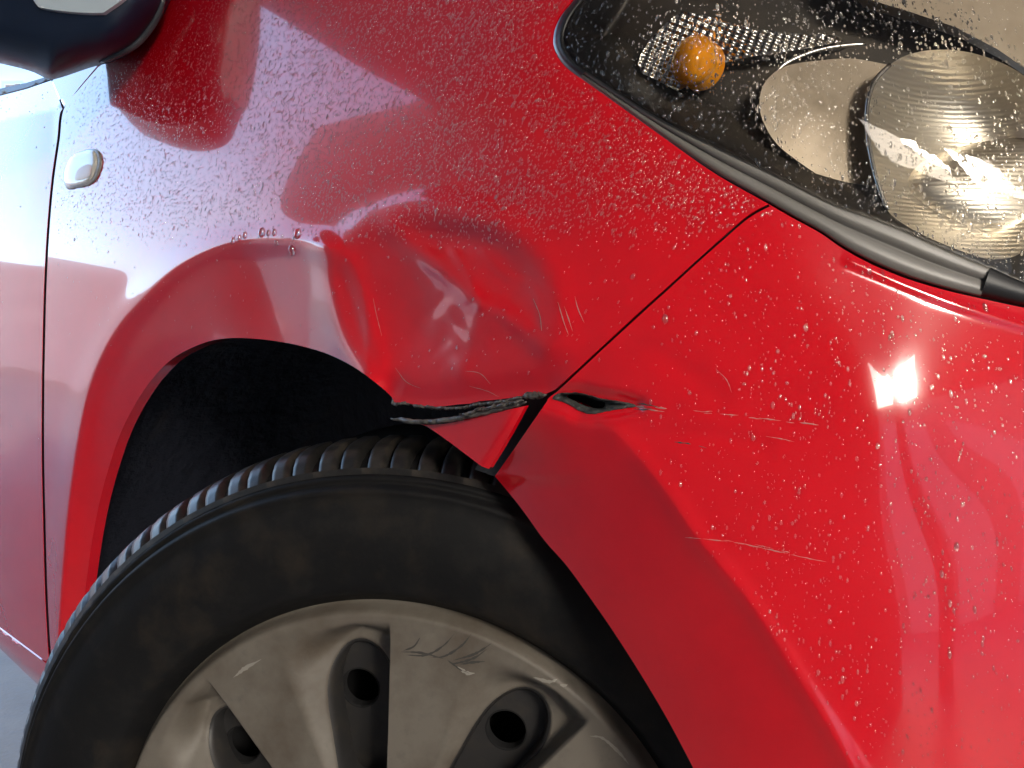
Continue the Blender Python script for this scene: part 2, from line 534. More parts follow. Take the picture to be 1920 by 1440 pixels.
# ------------------------------------------------------------------ the setting: ground, and an unseen bay sized to shape reflections
M['concrete'] = mat('concrete_ground', (0.34, 0.31, 0.285), 0.6, noise=(3, (0.24, 0.22, 0.205), 0.4, 0.7), noise2=(45, (0.28, 0.27, 0.27), 0.5, 0.75), bump=(120, 0.4, 0.004))
M['plaster'] = mat('plaster', (0.42, 0.36, 0.31), 0.8)
M['pale'] = mat('pale_render', (0.24, 0.23, 0.29), 0.8)
M['roof'] = mat('roof_sheet', (0.62, 0.58, 0.56), 0.7)
g = box('ground', -40, 40, -40, 40, -0.4, 0.0, M['concrete']); g['kind'] = 'structure'
r = box('roof', -2.25, 3.75, -1.9, 3.6, 2.45, 2.6, M['roof']); r['kind'] = 'structure'
w = box('wall', -4.5, 4.5, 3.6, 3.8, 0.0, 2.6, M['plaster']); w['kind'] = 'structure'  # unseen, added to block sky from the far side
w = box('sky_blocker', 3.6, 3.74, -0.95, 3.6, 1.58, 2.44, M['roof']); w['kind'] = 'structure'  # unseen beam added to block sky and dim the bumper's reflections
w = box('wall', -3.25, 3.0, -2.05, -1.9, 0.0, 2.6, M['plaster']); w['kind'] = 'structure'
for yy in (-9.5, -7.0, -4.6, -2.2, 0.4, 3.0):
    w = box('reflection_panel', 10.94, 11.0, yy, yy + 1.5, 0.0, 2.4, M['roof']); w['kind'] = 'structure'  # unseen panels added to streak the bumper's reflections
for px_, py_ in ((3.5, -1.62), (3.5, 0.15)):
    w = box('pillar', px_, px_ + 0.16, py_, py_ + 0.16, 0.0, 2.45, M['plaster']); w['kind'] = 'structure'
w = box('wall', -17.0, -16.0, -12, 16, 0.0, 3.4, M['pale']); w['kind'] = 'structure'  # unseen, added to tone down low sky in the side reflections
w = box('wall', 11.0, 11.4, -14, 9, 0.0, 3.9, M['plaster']); w['kind'] = 'structure'  # unseen, added to cut the front sky seen in headlight and bumper

# ------------------------------------------------------------------ the car
car = empty('car')
car['label'] = 'red hatchback with a dented, torn front wing and wet paint'
car['category'] = 'car'

pf = lambda u, v: S(u, v, disp_fender)
pb = lambda u, v: S(u, v, disp_bumper)
pd = lambda u, v: S(u, v, disp_door)

# front wing -----------------------------------------------------------------
fender_out = cat(spline(SEAM_DOOR, 7)[::-1], line([(184, 126), (235, 92), (285, 30), (330, -70), (330, -420), (1292, -420)], 9), spline(RED_EDGE, 7),
                 spline(SEAM_B, 7), line(TEAR_TOP[::-1], 4), spline(ARCH_F, 6), line([(146, 1300), (98, 1262)], 7))
fender = sheet('fender', fender_out, pf, 6.5, creases=support(spline(CREASE_F, 7)[15:], 3.2), m=M['paint'], parent=car, rim=(0.0009, 0.003, 0.010), rimscale=lambda u, v: np.where((u > 760) | (v < 600) & (u < 130) | (u < 110), 0.12, 1.0))
frag_out = cat(line(TEAR_LOW, 5), spline([(985, 761), (964, 800), (940, 842), (917, 879)], 5), spline([(917, 879), (903, 874), (880, 857), (840, 827), (800, 800), (778, 794)], 5))
pfrag = lambda u, v: S(u, v, lambda a, b: 0.004 + 0.004 * np.clip((960 - a) / 160, 0, 1) + 0.0025 * np.clip((a - 1.0 * (985 - (b - 761) * 0.58) + 26) / 26, 0, 1) ** 2)
sheet('torn_flap', frag_out, pfrag, 5, m=M['paint'], parent=fender, rim=(0.0009, 0.003))

def lip(name, pts, r, placer, m, parent, jit=1.5, step=3.0, rj=0.18):
    c = spline(pts, step)
    k = np.arange(len(c))
    off = np.array([random.uniform(-1, 1) for _ in k]) * jit
    P = placer(c[:, 0], c[:, 1] + off)
    R = r * (1 + rj * np.array([random.uniform(-1, 1) for _ in k])) * np.clip(np.minimum(k + 0.6, len(c) - k - 0.4) / 4.0, 0.25, 1)
    P = P + np.stack([0 * k, 0.0012 * np.array([random.uniform(-1, 1) for _ in k]), 0 * k], 1)
    return tube(name, P, R, m, parent, 7)

lip('torn_edge', [(733, 742), (740, 758), (760, 757), (790, 762), (815, 765), (840, 766), (870, 764), (900, 758), (940, 753), (985, 745)], 0.0010, pf, M['bare'], fender)
lip('torn_edge', [(980, 744), (995, 741), (1010, 742), (1024, 740)], 0.0019, pf, M['bare'], fender, 2.5)
lip('torn_strip', [(735, 785), (752, 787), (775, 790), (805, 791), (835, 788), (865, 783), (900, 775), (940, 765), (986, 754)], 0.0016, lambda u, v: S(u, v, extra=0.004 + 0.0), M['bare'], fender, 0.7, 5.0, 0.12)
lip('torn_edge', [(860, 779), (890, 771), (920, 764), (950, 758), (980, 750)], 0.0010, lambda u, v: S(u, v, extra=0.002), M['bare'], fender, 2.5)

# bumper -----------------------------------------------------------------
bump_out = cat(spline(RED_EDGE_B, 7), line([(2330, 648), (2330, 1800), (1500, 1800), (1340, 1520)], 10), spline(ARCH_B, 6)[::-1],
               line([(928, 893), (968, 836), (1026, 752)], 6), [(1027, 748), (1031, 744)], spline(SEAM_B, 7)[::-1] + np.array([3.5, 4.5]))
bump_out = cat(bump_out)
bumper = sheet('front_bumper', bump_out, pb, 6.5, creases=support(spline(CREASE_B, 7)[4:-9], 3.2), holes=[spline([(q[0] + 6 if q[0] < 1040 else q[0], q[1]) for q in BUMP_TEAR], 4, True)], m=M['paint'], parent=car, rim=(0.0009, 0.004, 0.014))

# ragged plastic lining the hole in the bumper: a collar that sinks from the outline to the dark slit
oc = spline([(q[0] + 6 if q[0] < 1040 else q[0], q[1]) for q in BUMP_TEAR], 4, True)
nO = 72
def resample(c, n):
    c = np.vstack([c, c[:1]])
    L = np.concatenate([[0], np.cumsum(np.hypot(*np.diff(c, axis=0).T))])
    s = np.linspace(0, L[-1], n, endpoint=False)
    return np.stack([np.interp(s, L, c[:, 0]), np.interp(s, L, c[:, 1])], 1)
oc = resample(oc, nO) + rng.uniform(-0.9, 0.9, (nO, 2))
ic = resample(spline(DARK_TEAR, 3, True), 200)
ic = np.array([ic[np.argmin(np.hypot(*(ic - q).T))] for q in oc])
V, Fc = [], []
for j, (s, e) in enumerate(((-0.05, 0.0002), (0.12, -0.0010), (0.4, 0.0012), (0.75, 0.004), (1.0, 0.007), (1.0, 0.02))):
    q = oc * (1 - s) + ic * s
    q = q + (rng.uniform(-1, 1, q.shape) * (1.3 if 0 < s < 1 else 0.5))
    V += [tuple(p) for p in S(q[:, 0], q[:, 1], disp_bumper, 1.0 * e + rng.uniform(-1, 1, nO).mean() * 0.0003)]
for j in range(5):
    for k in range(nO):
        Fc.append((j * nO + k, j * nO + (k + 1) % nO, (j + 1) * nO + (k + 1) % nO, (j + 1) * nO + k))
mesh_np('torn_plastic', V, Fc, M['bare_plastic'], bumper)
# scratches
def scratch(pts, w, m, parent, placer, disp, step=6, jitter=0.5, name='scratch'):
    c = spline(pts, step)
    c[:, 1] += rng.uniform(-0.5, 0.5, len(c))
    return ribbon3(name, placer(c[:, 0], c[:, 1]), w, m, parent, NRM(c[:, 0], c[:, 1], disp), 0.0003, True, jitter)
def broken_scratch(pts, w, m, parts, seed):
    c = spline(pts, 5)
    rr_ = random.Random(seed)
    k = 0
    while k < len(c) - 4:
        L = rr_.randint(4, max(5, len(c) // parts))
        q = c[k:k + L] + np.array([0.0, rr_.uniform(-1.6, 1.6)])
        if len(q) > 3:
            scratch([tuple(p) for p in q], w * rr_.uniform(0.5, 1.2), m, bumper, pb, disp_bumper, 5)
        k += L - rr_.randint(-3, 2)
broken_scratch([(1192, 762), (1215, 764), (1250, 767)], 0.0008, M['white_scuff'], 2, 1)
broken_scratch([(1320, 776), (1380, 779), (1450, 787), (1535, 797)], 0.0005, M['white_scuff'], 4, 2)
broken_scratch([(1285, 1007), (1360, 1015), (1440, 1030), (1560, 1055)], 0.0005, M['white_scuff'], 4, 3)
broken_scratch([(1330, 1012), (1420, 1022), (1500, 1042)], 0.0003, M['white_scuff'], 4, 4)
broken_scratch([(1265, 828), (1300, 832), (1330, 840)], 0.0006, M['dark_scuff'], 3, 5)

for pts_, w_, m_ in (([(1196, 756), (1214, 759), (1236, 764)], 0.0006, 'dark_scuff'), ([(1188, 768), (1206, 768), (1222, 766)], 0.0005, 'dark_scuff'), ([(1204, 764), (1228, 770), (1246, 772)], 0.0005, 'white_scuff'),
                     ([(1340, 690), (1362, 712), (1372, 736)], 0.0003, 'white_scuff'), ([(1436, 818), (1462, 822), (1490, 829)], 0.0003, 'white_scuff'), ([(1300, 770), (1316, 772), (1336, 771)], 0.0004, 'white_scuff')):
    scratch(pts_, w_, M[m_], bumper, pb, disp_bumper, 5)
for pts_, w_ in (([(1046, 566), (1056, 600), (1066, 628)], 0.0005), ([(1058, 574), (1068, 604), (1074, 622)], 0.0004), ([(1078, 556), (1084, 580), (1096, 606)], 0.0004), ([(1000, 560), (1012, 590), (1016, 620)], 0.0004),
                 ([(880, 724), (910, 732), (936, 744)], 0.0003), ([(700, 560), (706, 590), (716, 630)], 0.0003), ([(920, 720), (900, 700), (872, 696)], 0.0003), ([(742, 690), (762, 716), (790, 728)], 0.0003)):
    scratch(pts_, w_, M['white_scuff'], fender, pf, disp_fender, 5)

# black sheets put behind the gaps to stand in for their shade -----------------------------------------------
def backing(name, pts, width, extra, parent=car):
    c = spline(pts, 10)
    t = np.gradient(c, axis=0); t /= np.hypot(*t.T)[:, None]
    nrm = np.stack([-t[:, 1], t[:, 0]], 1)
    sheet(name, np.vstack([c + nrm * width, (c - nrm * width)[::-1]]), lambda u, v: S(u, v, zero, extra), 12, m=M['inner'], parent=parent)
backing('seam_shade_strip', SEAM_DOOR, 16, 0.022)
sheet('gap_shade_sheet', cat(line([(1460, 350), (1480, 420), (1240, 640), (1240, 790), (1060, 800), (960, 905), (890, 880), (960, 770), (730, 735), (745, 700), (960, 690), (1060, 660)], 12)), lambda u, v: S(u, v, zero, 0.026), 12, m=M['inner'], parent=car)

# wheel arch liner ------------------------------------------------------------
lc = cat(spline([(q[0] - 6 if q[0] < 400 else q[0], q[1] - 6) for q in ARCH_F], 12)[::-1], line([(735, 738), (960, 760)], 12), [(950, 880)], spline([(q[0] + 14, q[1] - 6) for q in ARCH_B], 12))
n_f = int(np.argmin(np.hypot(*(lc - np.array([950.0, 880.0])).T)))
edge = np.vstack([S(lc[:n_f, 0], lc[:n_f, 1], zero, 0.0245), S(lc[n_f:, 0], lc[n_f:, 1], zero, 0.046)])
cx0, cz0 = 0.0, 0.30
V, Fc = [], []
rows = []
for j, yy in enumerate((0.0, 0.03, 0.10, 0.2, 0.3)):
    e = edge.copy(); e[:, 1] += yy
    k = 1.0 + 0.06 * min(1.0, yy / 0.05)
    e[:, 0] = cx0 + (e[:, 0] - cx0) * k; e[:, 2] = cz0 + (e[:, 2] - cz0) * k
    V += [tuple(p) for p in e]; rows.append(len(edge))
nE = len(edge)
for j in range(4):
    for k in range(nE - 1):
        Fc.append((j * nE + k, j * nE + k + 1, (j + 1) * nE + k + 1, (j + 1) * nE + k))
ctr = len(V); V.append((cx0, edge[:, 1].mean() + 0.3, cz0 - 0.1))
for k in range(nE - 1):
    Fc.append((4 * nE + k, 4 * nE + k + 1, ctr))
mesh_np('wheel_arch_liner', V, Fc, M['liner'], car)

# door, sill, window -----------------------------------------------------------
seam_d = spline(SEAM_DOOR, 7)
door_out = cat(line([(-230, 219), (-70, 192), (0, 180), (50, 167), (96, 151)], 8), line([(96, 151), (117, 204)], 6), (seam_d - np.array([5.0, 0]))[(seam_d[:, 1] > 206) & (seam_d[:, 1] < 1238)],
               line([(86, 1240), (0, 1176), (-70, 1125), (-230, 1008)], 8))
door = sheet('front_door', door_out, pd, 7, creases=[spline(SHOULDER, 7)[1:-1]], m=M['paint'], parent=car, rim=(0.0004,))
sheet('mirror_sail', cat(line([(98, 151), (120, 201), (150, 162), (183, 123), (215, 100), (150, 110)], 6)), lambda u, v: S(u, v, zero, 0.004), 7, m=M['paint'], parent=car, rim=(0.0009, 0.006))
sheet('window_trim', line([(-230, 217), (-70, 190), (0, 177), (50, 164), (94, 149), (90, 143), (50, 155), (0, 166), (-70, 178), (-230, 205)], 8), lambda u, v: S(u, v, disp_door, 0.003), 7, m=M['rub_trim'], parent=door, rim=(0.006,))
sheet('side_window', line([(-230, 209), (-70, 182), (0, 170), (50, 158), (104, 140), (150, 60), (200, -60), (260, -250), (-230, -250)], 14), lambda u, v: S(u, v, disp_door, 0.012), 14, m=M['glass_dark'], parent=door)
sheet('sill', line([(-230, 1011), (-70, 1128), (0, 1179), (60, 1224), (100, 1254), (140, 1290), (130, 1330), (72, 1285), (0, 1216), (-70, 1150), (-230, 1030)], 8), lambda u, v: S(u, v, lambda a, b: 0.004 + 0.010 * np.clip((b - (1200 + 0.87 * a)) / 30, 0, 1) ** 2), 6, m=M['paint'], parent=car, rim=(0.002, 0.05))

# side marker lamp ---------------------------------------------------------------
mk = spline([(136, 292), (158, 281), (176, 278), (188, 284), (193, 303), (188, 325), (174, 346), (150, 354), (126, 356), (118, 340), (119, 318)], 4, True)
mk_in = spline([(134, 294), (156, 284), (172, 281), (179, 287), (181, 305), (176, 326), (166, 342), (146, 349), (128, 350), (121, 337), (122, 318)], 4, True)
def dome(poly, h, base, w=14.0):
    pc = np.vstack([poly, poly[:1]])
    def f(u, v):
        d = np.clip(seg_dist(u, v, pc) / w, 0, 1)
        return base - h * np.sqrt(np.clip(1 - (1 - d) ** 2, 0, 1))
    return f
lamp = sheet('side_marker_lamp', mk, lambda u, v: S(u, v, dome(mk, 0.0022, 0.0006, 6)), 4, m=M['marker_base'], parent=car, rim=(0.0012,))
sheet('lens', mk_in, lambda u, v: S(u, v, dome(mk_in, 0.0022, -0.0018, 14)), 4, m=M['marker'], parent=lamp, rim=(0.001,))
mkb = spline([(146, 318), (164, 308), (172, 312), (168, 330), (150, 338), (140, 336)], 4, True)
sheet('bulb', mkb, lambda u, v: S(u, v, dome(mkb, 0.0006, -0.0040, 10)), 4, m=M['marker_bulb'], parent=lamp)

# door mirror ----------------------------------------------------------------------
def mir(depth):
    def f(u, v):
        return CAM + rays(u, v) * np.broadcast_to(depth(u, v), np.shape(u))[:, None]
    return f
mo = spline([(-230, 60), (-90, 100), (0, 119), (56, 133), (90, 148), (112, 146), (169, 127), (216, 114), (253, 94), (281, 66), (307, 34), (324, -5), (333, -70), (326, -150), (290, -225), (200, -270), (40, -285), (-140, -270), (-260, -210), (-300, -110), (-290, 0)], 6, True)
moc = np.vstack([mo, mo[:1]])
DM = 0.715
def mdepth(u, v):
    d = np.clip(seg_dist(u, v, moc) / 95.0, 0, 1)
    return DM - 0.075 * np.sqrt(np.clip(1 - (1 - d) ** 2, 0, 1))
mirror = sheet('door_mirror', mo, mir(mdepth), 8, m=M['mirror'], parent=car, rim=(0.01, 0.05), rimdir=rays([110.0], [90.0])[0])
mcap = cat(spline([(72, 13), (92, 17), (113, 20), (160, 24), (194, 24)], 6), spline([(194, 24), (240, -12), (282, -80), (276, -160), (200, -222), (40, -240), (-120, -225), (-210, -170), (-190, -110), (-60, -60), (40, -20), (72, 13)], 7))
sheet('mirror_cap_sheen', mcap, mir(lambda u, v: mdepth(u, v) - 0.004), 7, m=M['mirror_cap_sheen'], parent=mirror, rim=(0.004,), rimdir=FWD)
c = spline([(188, 116), (222, 100), (252, 82), (276, 56), (296, 25), (312, -20)], 8)
kk = np.linspace(0, 1, len(c))
tube('mirror_lip', mir(mdepth)(c[:, 0], c[:, 1]), 0.0045 * np.sin(np.pi * (0.06 + 0.9 * kk)) ** 0.7, M['mirror_lip'], mirror, 10)

# headlight ------------------------------------------------------------------------
headlight = empty('headlight', parent=car)
re_full = np.vstack([spline(RED_EDGE, 8), spline(RED_EDGE_B, 8)[1:]])
def res_open(c, n):
    L = np.concatenate([[0], np.cumsum(np.hypot(*np.diff(c, axis=0).T))])
    s = np.linspace(0, L[-1], n)
    return np.stack([np.interp(s, L, c[:, 0]), np.interp(s, L, c[:, 1])], 1)
gl_full = spline(GLASS_EDGE, 8)
NA = 150
A = res_open(re_full, NA); B = res_open(gl_full, NA)
def band(name, prof, m, i0=0, i1=NA):
    V, Fc = [], []
    a, b = A[i0:i1], B[i0:i1]
    for s, e in prof:
        q = a * (1 - s) + b * s
        V += [tuple(p) for p in S(q[:, 0], q[:, 1], zero, e)]
    n = len(a)
    for j in range(len(prof) - 1):
        for k in range(n - 1):
            Fc.append((j * n + k, j * n + k + 1, (j + 1) * n + k + 1, (j + 1) * n + k))
    return mesh_np(name, V, Fc, m, headlight)
band('gasket', [(-0.10, 0.012), (0.0, 0.010), (0.03, 0.006), (0.05, 0.0055), (0.08, 0.010)], M['gasket'])
i_end = int(np.argmin(np.hypot(*(A - np.array([1846, 561])).T)))
i_beg = int(np.argmin(np.hypot(*(A - np.array([1085, 144])).T)))
band('trim', [(0.05, 0.008), (0.07, 0.003), (0.12, 0.0010), (0.3, 0.0003), (0.5, 0.0001), (0.55, 0.0010), (0.58, 0.0012), (0.61, -0.0002), (0.78, -0.0010), (0.92, -0.0013), (1.0, -0.0010)], M['trim'], i_beg, i_end)
band('gasket', [(0.05, 0.008), (0.10, 0.003), (0.3, -0.0015), (0.6, -0.003), (0.9, -0.003), (1.02, -0.001)], M['gasket'], i_end - 1, NA)
band('gasket', [(0.05, 0.008), (0.10, 0.004), (0.3, 0.000), (0.6, -0.002), (0.9, -0.003), (1.02, -0.001)], M['gasket'], 0, i_beg + 1)

lens_out = cat(gl_full, line([(2330, 622), (2330, -420), (1316, -420)], 14))
lens_c = np.vstack([gl_full])
def lens_disp(u, v):
    d = np.clip(seg_dist(u, v, lens_c) / 260.0, 0, 1)
    return -0.0025 - 0.016 * np.sin(d * math.pi / 2)
sheet('lens', lens_out, lambda u, v: S(u, v, lens_disp), 12, m=M['lens'], parent=headlight)

bowl_rim = spline([(1640, 150), (1690, 108), (1760, 93), (1840, 104), (1920, 142), (1985, 215), (2005, 300), (1975, 400), (1920, 470), (1860, 486), (1780, 462), (1700, 424), (1660, 388), (1640, 320), (1626, 250), (1626, 195)], 8, True)
wing_out = cat(spline([(1640, 150), (1626, 195), (1626, 250), (1640, 320), (1660, 388)], 8)[::-1], spline([(1660, 388), (1620, 380), (1560, 344), (1500, 305), (1455, 268), (1430, 225), (1424, 190), (1436, 152), (1474, 124), (1540, 113), (1600, 112), (1668, 122)], 8))
wing_out = cat(spline([(1640, 322), (1660, 388), (1625, 378), (1560, 344), (1500, 305), (1455, 268), (1430, 225), (1424, 190), (1436, 152), (1474, 124), (1540, 113), (1600, 110), (1668, 122)], 8), spline([(1668, 122), (1640, 150), (1626, 195), (1626, 250), (1640, 322)], 8))
ind_out = cat(line([(1196, 120), (1203, 98), (1222, 70), (1250, 42), (1278, 21)], 6), spline([(1278, 21), (1320, 28), (1380, 46), (1450, 58), (1520, 64), (1568, 66)], 7), spline([(1568, 66), (1580, 74), (1560, 82)], 5), spline([(1560, 82), (1480, 96), (1400, 108), (1352, 120)], 7), line([(1352, 120), (1320, 150), (1270, 170), (1230, 150), (1205, 138), (1196, 120)], 6))
sheet('housing', cat(line([(1200, -270), (1080, -60), (1020, 80), (1060, 160), (1250, 285), (1440, 395), (1640, 500), (1840, 560), (2030, 600), (2330, 650), (2330, -420), (1280, -420)], 14)), lambda u, v: S(u, v, lambda a, b: 0.020 + 0.030 * np.clip(seg_dist(a, b, lens_c) / 70.0, 0, 1)), 12,
      holes=[bowl_rim], m=M['housing'], parent=headlight, rim=(0.02,))
brc = np.vstack([bowl_rim, bowl_rim[:1]])
bowl_rho = polar_rho(bowl_rim, 1810, 285)
def bowl_d(u, v):
    q = np.clip(bowl_rho(u, v), 0, 1)
    return 0.028 + 0.045 * (1 - q * q)
def ribbed(m):
    nt = m.node_tree
    p = nt.nodes['Principled BSDF']
    tc = nt.nodes.new('ShaderNodeTexCoord')
    w = nt.nodes.new('ShaderNodeTexWave')
    w.bands_direction = 'Z'
    w.inputs['Scale'].default_value = 130
    w.inputs['Distortion'].default_value = 1.0
    b = nt.nodes.new('ShaderNodeBump')
    b.inputs['Strength'].default_value = 0.16
    b.inputs['Distance'].default_value = 0.001
    nt.links.new(tc.outputs['Object'], w.inputs['Vector'])
    nt.links.new(w.outputs['Fac'], b.inputs['Height'])
    nt.links.new(b.outputs['Normal'], p.inputs['Normal'])
ribbed(M['chrome'])
sheet('reflector', bowl_rim, lambda u, v: S(u, v, bowl_d), 8, m=M['chrome'], parent=headlight)
wgc = np.vstack([wing_out, wing_out[:1]])
sheet('reflector_wing', wing_out, lambda u, v: S(u, v, lambda a, b: 0.030 + 0.014 * np.clip((a - 1424) / 210, 0, 1) - 0.004 * gauss(a, b, 1520, 230, 60, 60)), 8, m=M['wing'], parent=headlight, rim=(0.02,))
c = spline([(1440, 158), (1462, 128), (1489, 111), (1535, 94), (1580, 86), (1622, 83)], 7)
tube('bezel_line', S(c[:, 0], c[:, 1], zero, 0.036), 0.0012, M['facet'], headlight, 6)
sheet('haze_panel', cat(line([(1400, -420), (1460, -240), (1540, -90), (1600, -10), (1700, 20), (1790, 50), (1870, 92), (1940, 140), (2030, 190), (2330, 260), (2330, -420)], 12)), lambda u, v: S(u, v, zero, 0.022), 10, m=M['wing'], parent=headlight, rim=(0.02,))  # added panel; its beige stands for haze reflected at the lens top
# chrome strip on the join of the wing and the bowl
c = spline([(1668, 122), (1640, 152), (1626, 195), (1626, 250), (1636, 310), (1650, 360), (1664, 394)], 7)
tube('bezel_line', S(c[:, 0], c[:, 1], zero, 0.027), 0.0013, M['facet'], headlight, 6)
cap_out = spline([(1690, 340), (1716, 312), (1760, 288), (1820, 270), (1900, 258), (1990, 256), (2000, 330), (1985, 420), (1900, 455), (1820, 440), (1745, 405), (1700, 370)], 8, True)
cap_rho = polar_rho(cap_out, 1845, 350)
sheet('bulb_shield', cap_out, lambda u, v: S(u, v, lambda a, b: 0.062 - 0.024 * np.sqrt(np.clip(1 - np.clip(cap_rho(a, b), 0, 1) ** 2, 0, 1))), 8, m=M['chrome'], parent=headlight, rim=(0.02,))
def facet_d(u, v):
    a = (u * 0.93 + v * 0.36) / 15.0; b = (-u * 0.36 + v * 0.93) / 13.0
    return 0.034 + 0.0016 * (np.abs(np.sin(a * math.pi / 1.0)) + np.abs(np.sin(b * math.pi / 1.0))) + 0.010 * gauss(u, v, 1300, 110, 60, 50)
sheet('indicator_reflector', ind_out, lambda u, v: S(u, v, facet_d), 4, m=M['facet'], parent=headlight, rim=(0.012,))
ab = spline([(1302 + 43 * math.cos(t) - 7 * math.sin(t), 113 + 49 * math.sin(t)) for t in np.linspace(0, 2 * math.pi, 14, endpoint=False)], 5, True)
ab_rho = polar_rho(ab, 1302, 113)
sheet('indicator_bulb', ab, lambda u, v: S(u, v, lambda a, b: 0.030 - 0.016 * np.sqrt(np.clip(1 - np.clip(ab_rho(a, b), 0, 1) ** 2, 0, 1)) - 0.003 * gauss(a, b, 1300, 95, 18, 16)), 4, m=M['amber'], parent=headlight, rim=(0.01,))

# ------------------------------------------------------------------ wheel
wheel = empty('front_wheel', (0, 0, 0.30), STEER, car)
def lathe(name, prof, m, a0=0.0, a1=2 * math.pi, n=220, parent=wheel):
    V, Fc = [], []
    full = abs(a1 - a0 - 2 * math.pi) < 1e-6
    cnt = n if full else n + 1
    for r_, y_ in prof:
        for k in range(cnt):
            th = a0 + (a1 - a0) * k / n
            V.append((r_ * math.cos(th), y_, r_ * math.sin(th)))
    for j in range(len(prof) - 1):
        for k in range(n):
            k2 = (k + 1) % cnt
            Fc.append((j * cnt + k, j * cnt + k2, (j + 1) * cnt + k2, (j + 1) * cnt + k))
    return mesh_np(name, V, Fc, m, parent)
tp = [(0.188, 0.045), (0.190, 0.022), (0.196, 0.012), (0.200, 0.006), (0.2035, -0.001), (0.207, -0.0045), (0.212, -0.006), (0.222, -0.0085), (0.235, -0.0100), (0.250, -0.0080), (0.259, -0.0035),
      (0.263, -0.0022), (0.2655, -0.0024), (0.2672, -0.0030), (0.2688, -0.0012), (0.2700, 0.0022), (0.2712, 0.0050), (0.2726, 0.0040), (0.2742, 0.0042), (0.2756, 0.0075),
      (0.2785, 0.0125), (0.2820, 0.0185), (0.2855, 0.028), (0.2875, 0.040), (0.2885, 0.060), (0.2885, 0.19), (0.275, 0.205), (0.20, 0.20)]
tp = [(a, b + 0.0) for a, b in tp]
lathe('tyre', tp, M['rubber'])
# shoulder blocks: one mesh shared by all, standing 5 mm proud of the carcass
NBLK = 54
pit = 2 * math.pi / NBLK
bprof = [(0.2758, 0.0068), (0.2795, 0.0090), (0.2840, 0.0135), (0.2885, 0.0205), (0.2915, 0.0300), (0.2930, 0.0420), (0.2936, 0.056)]
def block_mesh():
    V, Fc = [], []
    def strip(f0, f1, j0, j1, drop=True):
        n = 6
        base = len(V)
        nj = j1 - j0
        for j in range(j0, j1):
            r_, y_ = bprof[j]
            t = (y_ - 0.0068) / 0.05
            sh = 0.16 * t ** 0.7 - 0.30 * t * t * 0.3
            for k in range(n + 1):
                f = f0 + (f1 - f0) * k / n
                e = min(1.0, 6.0 * min(k, n - k) / n) if drop else 1.0
                th = pit * (f + sh)
                rr = r_ - 0.0006 * (1 - e) - (0.0 if e > 0 else 0.0045)
                yy = y_ + (0.0 if e > 0 else 0.0025)
                V.append((rr * math.cos(th), yy, rr * math.sin(th)))
        for j in range(nj - 1):
            for k in range(n):
                a = base + j * (n + 1) + k
                Fc.append((a, a + 1, a + n + 2, a + n + 1))
    strip(0.05, 0.50, 1, 7)
    strip(0.506, 0.95, 1, 7)
    strip(0.0, 1.0, 0, 2, False)
    me = bpy.data.meshes.new('tread_block')
    me.from_pydata(V, [], Fc)
    me.polygons.foreach_set('use_smooth', [True] * len(me.polygons))
    me.materials.append(M['tread'])
    return me
bm_ = block_mesh()
for k in range(NBLK):
    th = k * pit
    o = bpy.data.objects.new('tread_block', bm_)
    COL.objects.link(o)
    o.parent = wheel
    o.rotation_euler = (0, -th, 0)

# wheel cover as a height field in (angle, radius)
def sstep(a, b, x):
    t = np.clip((x - a) / (b - a), 0, 1)
    return t * t * (3 - 2 * t)
SP = 42.0                                   # one spoke and pocket every 42 degrees
HOLE_TH = {146.0: 0.1400, 103.2: 0.1300, 57.2: 0.1275, 15.0: 0.1300, 187.0: 0.1300}
def phase(th):
    """degrees past the sharp edge of the spoke; the pocket runs 0..24, the spoke 24..42"""
    q = np.mod(np.asarray(th, float) - 89.0 + 168.0, 360.0)
    return np.where(q < 336.0, np.mod(q, SP), 33.0)
SL_C, SL_TOP, SL_LOW = 9.8, 0.1655, 0.072
def slot_ro(th, r_):
    """1 on the outline of the opening, below 1 inside it"""
    xl = (phase(th) - SL_C) * math.pi / 180 * r_
    hw = 0.0205 - 0.004 * np.clip((0.13 - r_) / 0.05, 0, 1)
    dd = np.abs(xl) / hw
    ro = np.where(r_ > SL_TOP - 0.027, np.hypot(dd, (r_ - SL_TOP + 0.027) / 0.027), dd)
    return np.where(r_ < SL_LOW + 0.02, np.hypot(dd, (SL_LOW + 0.02 - r_) / 0.02), ro)
def cover_y(th, r_):
    """depth of the cover face behind the outer plane (m); th in degrees"""
    ph = phase(th)
    face = 0.0016 * np.clip((r_ - 0.10) / 0.09, 0, 1) - 0.004 * np.clip((0.16 - r_) / 0.1, 0, 1)
    rim = 0.012 * sstep(0.1895, 0.1965, r_)
    grow = 1 - sstep(12.0, 25.5, ph)
    wall = 1 - sstep(0.155 + 0.020 * np.clip(1 - np.abs(ph - 8) / 14, 0, 1), 0.1865 - 0.004 * (ph / 20), r_)
    edge = sstep(0.0, 0.7, ph)
    basin = 0.020 * grow * wall * edge
    lipd = 0.004 * (1 - sstep(0.98, 1.10, slot_ro(th, r_))) * edge
    return face + rim + basin + lipd
nth, nr = 1440, 120
ths = np.linspace(0, 360, nth, endpoint=False)
rr = np.linspace(0.03, 0.1965, nr)
TH, RR = np.meshgrid(ths, rr, indexing='ij')
YY = cover_y(TH, RR)
V = np.stack([RR * np.cos(np.radians(TH)), YY, RR * np.sin(np.radians(TH))], -1).reshape(-1, 3)
cut = slot_ro(TH, RR) < 1.0
Fc = []
for i in range(nth):
    i2 = (i + 1) % nth
    for j in range(nr - 1):
        if cut[i, j] and cut[i2, j] and cut[i, j + 1] and cut[i2, j + 1]:
            continue
        Fc.append((i * nr + j, i * nr + j + 1, i2 * nr + j + 1, i2 * nr + j))
